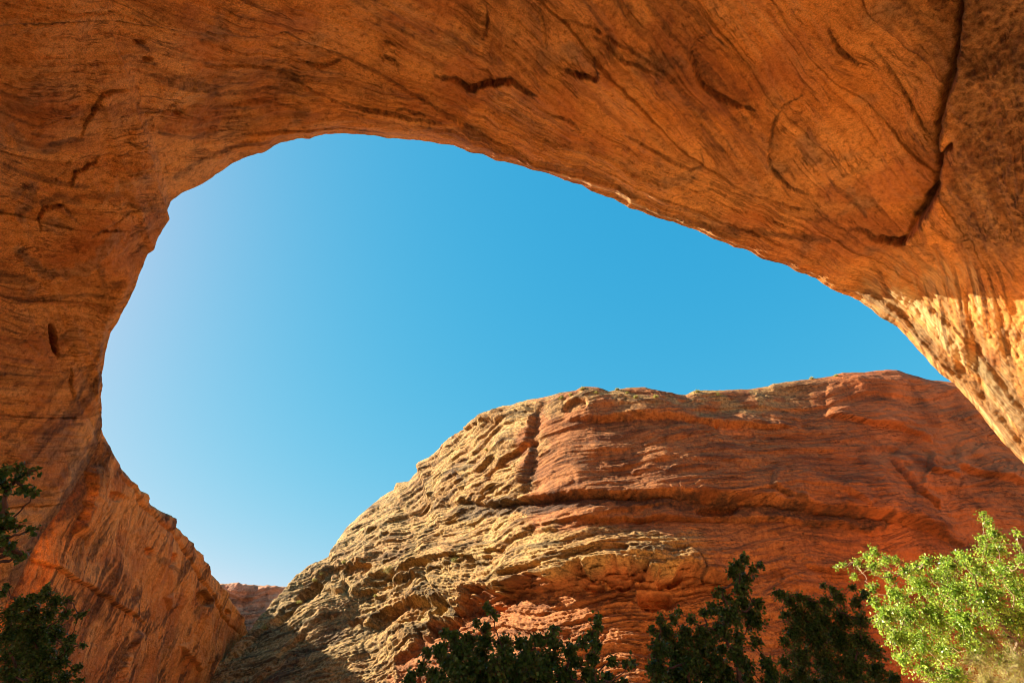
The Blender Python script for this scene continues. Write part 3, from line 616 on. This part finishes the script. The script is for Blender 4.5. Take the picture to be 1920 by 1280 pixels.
# ------------------------------------------------------------------ canyon floor
def ground_material():
    m = bpy.data.materials.new("sandy floor"); m.use_nodes = True; N, L = m.node_tree.nodes, m.node_tree.links
    bs = N["Principled BSDF"]; bs.inputs['Roughness'].default_value = .95
    n = N.new("ShaderNodeTexNoise"); n.inputs['Scale'].default_value = .35; n.inputs['Detail'].default_value = 8
    r = N.new("ShaderNodeValToRGB"); r.color_ramp.elements[0].position = .35; r.color_ramp.elements[0].color = (.55, .33, .17, 1)
    r.color_ramp.elements[1].position = .65; r.color_ramp.elements[1].color = (.78, .54, .32, 1)
    tc = N.new("ShaderNodeTexCoord"); L.new(tc.outputs['Object'], n.inputs['Vector']); L.new(n.outputs['Fac'], r.inputs[0]); L.new(r.outputs[0], bs.inputs['Base Color'])
    b = N.new("ShaderNodeBump"); b.inputs['Strength'].default_value = .5; L.new(n.outputs['Fac'], b.inputs['Height']); L.new(b.outputs[0], bs.inputs['Normal'])
    return m
gx = np.sign(np.linspace(-1, 1, 161)) * np.abs(np.linspace(-1, 1, 161)) ** 2.5 * 1500
GX, GY = np.meshgrid(gx, gx); GP = np.stack([GX, GY, 0 * GX], -1)
rr = np.hypot(GX, GY); GP[..., 2] = .35 * perlin(GP / 9 + .5) * sstep(rr, 2, 20) + .06 * perlin(GP / 1.7) * sstep(rr, 60, 20) - .05
ground = mesh_np("ground", GP.reshape(-1, 3), grid_quads(161, 161), ground_material())
tag(ground, "sandy canyon floor", kind='structure')

# ------------------------------------------------------------------ trees
def leaf_material(name, c1, c2, trans=.35, rough=.45):
    m = bpy.data.materials.new(name); m.use_nodes = True; N, L = m.node_tree.nodes, m.node_tree.links
    bs = N["Principled BSDF"]; bs.inputs['Roughness'].default_value = rough; bs.inputs['Specular IOR Level'].default_value = .5
    a = N.new("ShaderNodeAttribute"); a.attribute_name = "tone"
    r = N.new("ShaderNodeValToRGB"); r.color_ramp.elements[0].color = (*c1, 1); r.color_ramp.elements[1].color = (*c2, 1)
    L.new(a.outputs['Fac'], r.inputs[0]); L.new(r.outputs[0], bs.inputs['Base Color'])
    tr = N.new("ShaderNodeBsdfTranslucent"); mx = N.new("ShaderNodeMixShader"); mx.inputs[0].default_value = trans
    hsv = N.new("ShaderNodeHueSaturation"); hsv.inputs['Value'].default_value = 1.5; hsv.inputs['Hue'].default_value = .485
    L.new(r.outputs[0], hsv.inputs['Color']); L.new(hsv.outputs[0], tr.inputs[0])
    L.new(bs.outputs[0], mx.inputs[1]); L.new(tr.outputs[0], mx.inputs[2]); L.new(mx.outputs[0], N["Material Output"].inputs[0])
    return m
def bark_material(name, c):
    m = bpy.data.materials.new(name); m.use_nodes = True; N, L = m.node_tree.nodes, m.node_tree.links
    bs = N["Principled BSDF"]; bs.inputs['Roughness'].default_value = .9
    n = N.new("ShaderNodeTexNoise"); n.inputs['Scale'].default_value = 25; n.inputs['Detail'].default_value = 6
    r = N.new("ShaderNodeValToRGB"); r.color_ramp.elements[0].position = .35; r.color_ramp.elements[0].color = (*[x * .4 for x in c], 1); r.color_ramp.elements[1].position = .65; r.color_ramp.elements[1].color = (*c, 1)
    L.new(n.outputs['Fac'], r.inputs[0]); L.new(r.outputs[0], bs.inputs['Base Color'])
    return m
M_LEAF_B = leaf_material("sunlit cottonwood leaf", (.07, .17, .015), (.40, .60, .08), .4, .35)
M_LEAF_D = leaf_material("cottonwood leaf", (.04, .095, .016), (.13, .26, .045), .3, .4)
M_LEAF_S = leaf_material("desert shrub leaf", (.22, .24, .05), (.50, .46, .12), .2, .7)
M_BARK = bark_material("grey brown bark", (.20, .12, .075)); M_TWIG = bark_material("pale twig bark", (.42, .31, .20))

def tube_arrays(paths, sides=6):
    """paths: list of (points (n,3), radii (n,)) -> verts, quads"""
    Vv, Q, base = [], [], 0
    for pts, rad in paths:
        pts = np.asarray(pts, float); n = len(pts); t = np.gradient(pts, axis=0); t /= np.linalg.norm(t, axis=1)[:, None] + 1e-9
        ref = np.array([0.31, 0.17, 1.0]) if abs(t[0, 2]) < .9 else np.array([1.0, .2, 0])
        a = np.cross(t, ref); a /= np.linalg.norm(a, axis=1)[:, None] + 1e-9; b = np.cross(t, a)
        th = np.linspace(0, 2 * np.pi, sides, endpoint=False)
        ring = pts[:, None] + np.asarray(rad)[:, None, None] * (np.cos(th)[None, :, None] * a[:, None] + np.sin(th)[None, :, None] * b[:, None])
        Vv.append(ring.reshape(-1, 3))
        i = np.arange(n - 1)[:, None] * sides; j = np.arange(sides)[None]; k = (j + 1) % sides
        Q.append((np.stack([i + j, i + k, i + sides + k, i + sides + j], -1) + base).reshape(-1, 4)); base += n * sides
    return np.concatenate(Vv), np.concatenate(Q)
# a cottonwood leaf: broad triangle with rounded base, folded a little along its midrib, two quads a side
LT = np.array([(0, 0, 0), (.30, .10, .05), (.52, .38, .10), (.26, .80, .07), (0, 1.08, -.04), (-.26, .80, .07), (-.52, .38, .10), (-.30, .10, .05), (0, .45, 0)])
LQ = np.array([(0, 1, 2, 8), (8, 2, 3, 4), (8, 4, 5, 6), (0, 8, 6, 7)])
LT2 = np.array([(0, 0, 0), (.42, .35, .07), (0, 1.05, -.03), (-.42, .35, .07)]); LQ2 = np.array([(0, 1, 2, 3)])
def leaves(pos, size, rng, simple=False, narrow=1.0, hang=.6):
    n = len(pos); T, Qd = (LT2, LQ2) if simple else (LT, LQ)
    y = rng.normal(size=(n, 3)); y[:, 2] -= hang; y /= np.linalg.norm(y, axis=1)[:, None]
    r = rng.normal(size=(n, 3)); x = np.cross(y, r); x /= np.linalg.norm(x, axis=1)[:, None]; z = np.cross(x, y)
    s = size * rng.uniform(.6, 1.25, n)
    Vv = pos[:, None] + s[:, None, None] * (T[None, :, 0, None] * x[:, None] * narrow + T[None, :, 1, None] * y[:, None] + T[None, :, 2, None] * z[:, None])
    Q = Qd[None] + (np.arange(n) * len(T))[:, None, None]
    tone = np.repeat(rng.rand(n) ** 1.2, len(T))
    return Vv.reshape(-1, 3), Q.reshape(-1, 4), tone
def tree(name, label, cat, group, S, clumps, foot, fork, density, lsize, mleaf, mbark, seed, simple=False, depth=1.0, twigr=.004, trunk_r=.12, narrow=1.0, hang=.6, limb_pts=None, mtwig=None):
    """clumps (u,v,radius) in picture units at depth S; foot and fork are world points of the trunk"""
    rng = np.random.RandomState(seed); px = S / F
    root = bpy.data.objects.new(name, None); SC.collection.objects.link(root); tag(root, label, cat, group)
    foot = np.array(foot, float); fork = np.array(fork, float); root.location = foot
    C = np.array([at(u, v, S * (1 + rng.uniform(-1, 1) * .07 * depth)) for u, v, r in clumps]); Rr = np.array([c[2] for c in clumps]) * px
    paths = []; n = 9; t = np.linspace(0, 1, n)[:, None]
    tr = foot + (fork - foot) * t + np.concatenate([np.zeros((1, 3)), rng.normal(size=(n - 2, 3)) * .05 * np.linalg.norm(fork - foot) * .3, np.zeros((1, 3))]) * [1, 1, .3]
    paths.append((tr, np.linspace(trunk_r, trunk_r * .6, n)))
    # limbs: each clump hangs on its nearest neighbour that is closer to the fork
    dist = np.linalg.norm(C - fork, axis=1); order = np.argsort(dist); par = {}
    for k, i in enumerate(order):
        best, bc = None, 1e9
        for j in list(order[:k]) + [-1]:
            q = fork if j == -1 else C[j]; cst = np.linalg.norm(C[i] - q) + .35 * (0 if j == -1 else dist[j]) + (0.8 * dist[i] * .3 if j == -1 else 0)
            if cst < bc: best, bc = j, cst
        par[i] = best
    load = {i: 1.0 for i in order}
    for i in order[::-1]:
        if par[i] != -1: load[par[i]] += load[i]
    for i in order:
        q = fork if par[i] == -1 else C[par[i]]; m = 8; t = np.linspace(0, 1, m)[:, None]; L_ = np.linalg.norm(C[i] - q)
        sag = np.sin(t * np.pi) * np.array([0, 0, -.06 * L_]); wob = rng.normal(size=(m, 3)) * .025 * L_; wob[0] = wob[-1] = 0
        r0 = max(.006, trunk_r * .55 * (load[i] / len(C)) ** .5); r1 = max(.004, r0 * .62)
        paths.append((q + (C[i] - q) * t + sag + wob, np.linspace(r0, r1, m)))
    pos = []; limbs = len(paths)
    for c, R_ in zip(C, Rr):
        nt = max(4, int(density * (R_ / px) ** 1.2 / 14))
        for _ in range(nt):
            dv = rng.normal(size=3); dv /= np.linalg.norm(dv); dv[1] *= .8; L_ = R_ * rng.uniform(.45, 1.25)
            st = c + 0; m = 6; t = np.linspace(0, 1, m)[:, None]
            tw = st + dv * L_ * t + np.array([0, 0, -.25 * L_]) * t ** 2 + rng.normal(size=(m, 3)) * L_ * .03
            paths.append((tw, np.linspace(twigr, twigr * .5, m)))
            nl = max(3, int(L_ / (lsize * .40)))
            s = rng.rand(nl) ** .8 * (m - 1); i0 = np.clip(s.astype(int), 0, m - 2); f = (s - i0)[:, None]
            pos.append(tw[i0] * (1 - f) + tw[i0 + 1] * f + rng.normal(size=(nl, 3)) * lsize * .55)
    pos = np.concatenate(pos) - foot
    tv, tq = tube_arrays([(p - foot, r) for p, r in paths[:1] + [(np.asarray(q), np.asarray(w)) for q, w in (limb_pts or [])]], 9)
    trunk = mesh_np("trunk", tv, tq, mbark, root)
    wv, wq = tube_arrays([(p - foot, r) for p, r in paths[1:]], 4)
    mesh_np("branches", wv, wq, mtwig or mbark, root)
    lv, lq, tone = leaves(pos, lsize, rng, simple, narrow, hang)
    mesh_np("crown", lv, lq, mleaf, root, smooth=False, attrs=dict(tone=tone))
    return root
G1 = "cottonwoods on the canyon floor"
# sunlit tree, lower right
bright = [(1845,962,10),(1850,978,15),(1862,1000,20),(1842,1010,14),(1872,1028,22),(1850,1035,24),(1815,1048,18),(1800,1040,12),(1905,1000,8),(1908,1022,8),(1920,1045,16),(1945,1060,30),(1838,1070,34),(1880,1068,26),(1905,1100,34),(1940,1130,40),(1780,1060,22),(1765,1075,26),(1738,1052,16),
 (1718,1062,18),(1700,1068,14),(1730,1098,36),(1790,1108,40),(1850,1120,40),(1640,1032,14),(1625,1042,14),(1605,1052,12),(1580,1058,9),(1566,1062,6),(1600,1078,12),(1640,1060,20),(1662,1050,16),(1680,1050,12),(1690,1075,10),(1668,1082,16),(1635,1100,12),(1620,1110,8),
 (1680,1115,26),(1640,1130,18),(1660,1150,26),(1700,1150,34),(1750,1155,40),(1810,1165,40),(1680,1190,28),(1720,1200,34),(1770,1215,36),(1830,1210,34),(1905,1160,36),(1650,1165,14),(1690,1235,20),(1735,1250,24),(1790,1262,30),(1900,1230,30)]
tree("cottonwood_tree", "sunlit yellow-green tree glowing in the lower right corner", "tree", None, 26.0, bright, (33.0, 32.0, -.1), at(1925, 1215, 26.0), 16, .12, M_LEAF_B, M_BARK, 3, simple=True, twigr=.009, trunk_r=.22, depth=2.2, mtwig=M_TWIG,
     limb_pts=[(np.array([at(u, v, S_) for u, v, S_ in q]), r) for q, r in (
       ([(1935,1222,25.5),(1905,1195,24.6),(1878,1172,24.0),(1856,1150,23.8),(1842,1125,24.0),(1836,1100,24.6)], [.15,.13,.11,.095,.08,.05]),
       ([(1850,1140,23.9),(1830,1128,24.4),(1812,1122,25.0),(1795,1112,25.6)], [.05,.04,.03,.02]),
       ([(1905,1195,24.6),(1880,1192,24.4),(1850,1200,24.4),(1835,1206,24.6)], [.045,.035,.025,.02]))])
willow = [(1860,1200,26),(1900,1195,30),(1830,1235,30),(1880,1240,36),(1925,1250,40),(1800,1265,30),(1850,1275,36),(1905,1290,40),(1760,1285,26)]
tree("willow_bush", "fine-leaved bush of tan twigs under the sunlit tree", "bush", None, 24.5, willow, (27.0, 29.5, -.1), (24.0, 28.6, 1.5), 26, .10, leaf_material("willow leaf", (.22,.26,.06), (.58,.56,.20), .35, .5), M_TWIG, 5, simple=True, narrow=.28, twigr=.011, trunk_r=.10)
# shaded trees in front of the dome
dA = [(1394,1046,9),(1383,1058,10),(1376,1072,12),(1425,1058,6),(1412,1066,7),(1392,1082,14),(1388,1100,16),(1352,1104,6),(1342,1112,6),(1362,1122,12),(1392,1126,18),(1420,1130,12),(1340,1140,14),(1318,1146,9),(1370,1150,22),(1410,1156,22),
 (1296,1160,8),(1272,1146,5),(1262,1158,9),(1238,1162,8),(1222,1178,8),(1250,1184,20),(1286,1190,20),(1320,1184,16),(1350,1180,18),(1236,1214,20),(1272,1222,26),(1312,1216,20),(1232,1250,20),(1274,1262,28),(1320,1256,24),(1360,1262,24),(1398,1244,18),(1436,1240,14),(1450,1262,14),(1400,1275,20),(1352,1216,14),(1240,1284,24),(1290,1286,24),(1340,1286,24),(1390,1290,22),(1440,1286,20),(1296,1240,20),(1340,1236,18),(1380,1224,18),(1384,1196,14),(1330,1206,16),(1416,1200,12)]
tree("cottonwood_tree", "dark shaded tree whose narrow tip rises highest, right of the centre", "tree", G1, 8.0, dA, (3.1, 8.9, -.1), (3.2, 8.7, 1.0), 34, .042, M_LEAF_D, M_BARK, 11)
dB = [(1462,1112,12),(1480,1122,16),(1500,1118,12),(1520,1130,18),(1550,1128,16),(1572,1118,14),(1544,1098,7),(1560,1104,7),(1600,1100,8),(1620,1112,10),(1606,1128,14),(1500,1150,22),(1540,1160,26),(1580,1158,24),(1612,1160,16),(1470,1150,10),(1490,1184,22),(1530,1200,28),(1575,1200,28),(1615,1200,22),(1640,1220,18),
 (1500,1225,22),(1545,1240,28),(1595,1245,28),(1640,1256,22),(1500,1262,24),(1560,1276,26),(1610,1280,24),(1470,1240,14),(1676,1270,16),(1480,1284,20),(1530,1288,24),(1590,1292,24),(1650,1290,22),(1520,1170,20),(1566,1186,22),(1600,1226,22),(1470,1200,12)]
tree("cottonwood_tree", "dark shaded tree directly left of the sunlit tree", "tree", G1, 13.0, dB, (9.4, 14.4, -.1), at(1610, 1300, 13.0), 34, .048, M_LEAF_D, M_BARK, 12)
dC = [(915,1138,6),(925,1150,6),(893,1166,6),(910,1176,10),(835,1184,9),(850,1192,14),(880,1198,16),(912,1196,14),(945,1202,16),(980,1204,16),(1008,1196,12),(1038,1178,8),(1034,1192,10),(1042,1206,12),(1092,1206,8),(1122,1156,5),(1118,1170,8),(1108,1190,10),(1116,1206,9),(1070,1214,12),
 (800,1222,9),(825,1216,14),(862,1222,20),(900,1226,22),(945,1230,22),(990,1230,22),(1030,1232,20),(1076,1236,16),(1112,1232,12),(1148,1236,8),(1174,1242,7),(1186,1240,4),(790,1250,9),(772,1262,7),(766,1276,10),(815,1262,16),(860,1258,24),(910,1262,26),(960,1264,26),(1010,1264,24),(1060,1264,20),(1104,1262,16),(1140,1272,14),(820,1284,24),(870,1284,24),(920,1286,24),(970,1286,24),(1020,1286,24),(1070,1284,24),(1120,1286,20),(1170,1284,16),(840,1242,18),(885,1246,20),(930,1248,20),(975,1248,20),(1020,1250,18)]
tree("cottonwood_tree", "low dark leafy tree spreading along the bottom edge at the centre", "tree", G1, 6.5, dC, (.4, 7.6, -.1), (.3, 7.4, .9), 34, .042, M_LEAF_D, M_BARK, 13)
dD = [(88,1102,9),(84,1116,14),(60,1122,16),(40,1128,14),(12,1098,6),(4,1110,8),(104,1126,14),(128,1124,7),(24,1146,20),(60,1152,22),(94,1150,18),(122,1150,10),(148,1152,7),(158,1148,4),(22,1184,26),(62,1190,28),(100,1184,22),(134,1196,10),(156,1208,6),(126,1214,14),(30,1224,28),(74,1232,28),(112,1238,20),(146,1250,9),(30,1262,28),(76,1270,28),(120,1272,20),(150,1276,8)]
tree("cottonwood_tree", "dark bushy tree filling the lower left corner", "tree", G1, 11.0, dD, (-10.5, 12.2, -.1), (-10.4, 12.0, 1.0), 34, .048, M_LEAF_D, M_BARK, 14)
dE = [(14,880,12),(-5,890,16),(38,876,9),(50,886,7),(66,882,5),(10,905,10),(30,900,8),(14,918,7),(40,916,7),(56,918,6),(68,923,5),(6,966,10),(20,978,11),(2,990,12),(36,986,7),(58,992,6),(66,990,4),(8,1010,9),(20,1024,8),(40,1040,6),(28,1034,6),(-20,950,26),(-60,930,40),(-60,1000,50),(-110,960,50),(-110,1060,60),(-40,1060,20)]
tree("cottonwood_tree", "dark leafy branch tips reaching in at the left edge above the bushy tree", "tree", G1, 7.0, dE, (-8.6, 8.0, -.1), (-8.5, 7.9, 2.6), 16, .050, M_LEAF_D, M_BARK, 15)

# ------------------------------------------------------------------ small desert shrubs on the dome
def shrub(u, v, rpx, label, seed, dark=False):
    d = Vector(ray(u, v)).normalized(); hit = bvh_dome.ray_cast(Vector(EYE), d)
    if hit[0] is None:
        for dv in range(1, 14):
            d = Vector(ray(u, v + dv)).normalized(); hit = bvh_dome.ray_cast(Vector(EYE), d)
            if hit[0] is not None: break
        else: return
    p = np.array(hit[0]); R_ = rpx / F * (p[1] * CP + (p[2] - 1.6) * SP); rng = np.random.RandomState(seed)
    paths = []
    for k in range(46):
        dv = rng.normal(size=3); dv[2] = abs(dv[2]) + .55; dv /= np.linalg.norm(dv); L_ = R_ * rng.uniform(.6, 1.15); t = np.linspace(0, 1, 4)[:, None]
        paths.append((dv * L_ * t + np.array([0, 0, -.2 * L_]) * t ** 2 - [0, 0, .1], np.linspace(.028, .008, 4)))
    tv, tq = tube_arrays(paths, 3)
    root = bpy.data.objects.new("desert_shrub", None); SC.collection.objects.link(root); root.location = p
    tag(root, label, "shrub", "shrubs dotted over the dome")
    mesh_np("stems", tv, tq, M_TWIG, root)
    pos = np.concatenate([q[0][1:] for q in paths]); pos = np.repeat(pos, 5, 0) + rng.normal(size=(len(pos) * 5, 3)) * R_ * .13
    lv, lq, tone = leaves(pos, .16, rng, True, .7, -.3)
    mesh_np("foliage", lv, lq, M_LEAF_S, root, smooth=False, attrs=dict(tone=tone))
for k, (u, v, r, lab) in enumerate([(730,1072,15,"largest yellow-green shrub on the lit flank, above the big shaded cave"),(853,1052,9,"round green shrub on the ledge at the middle of the lit flank"),
    (603,1077,7,"yellow shrub on the flank nearest the skyline, above the left cave"),(590,1088,6,"pale green shrub just below the yellow one on the left flank"),(497,1178,12,"dull green shrub in shadow low on the left edge of the dome"),
    (645,1055,6,"yellow tuft beside the left skyline of the dome"),(912,843,4,"tiny yellow tuft alone high on the pale upper flank"),(1053,747,6,"leftmost yellow tuft near the top of the dome"),(1070,741,5,"yellow tuft just under the red knob on the summit"),
    (1092,730,6,"grey-green tuft on top of the red summit knob"),(1118,737,5,"yellow tuft at the right foot of the red summit knob"),(1157,731,5,"whitish tuft on the skyline between the two low summits"),
    (1176,737,4,"tiny tuft right of the whitish skyline one"),(1192,745,5,"yellow tuft on the pale slab under the second low summit"),(1229,745,7,"bright yellow shrub on the rim right of the second low summit"),(1308,735,6,"yellow shrub on the skyline where the dome dips"),(1347,741,7,"pale shrub on the bleached patch of the rim"),
    (1522,710,5,"pale tuft on the long right skyline, lower of the two there"),(1568,705,5,"pale tuft on the long right skyline beside the highest ridge"),(560,1130,6,"green tuft in the mouth of the leftmost cave"),(704,1117,4,"tiny green tuft on the ledge above the big shaded cave")]):
    shrub(u, v, r, lab, 100 + k)
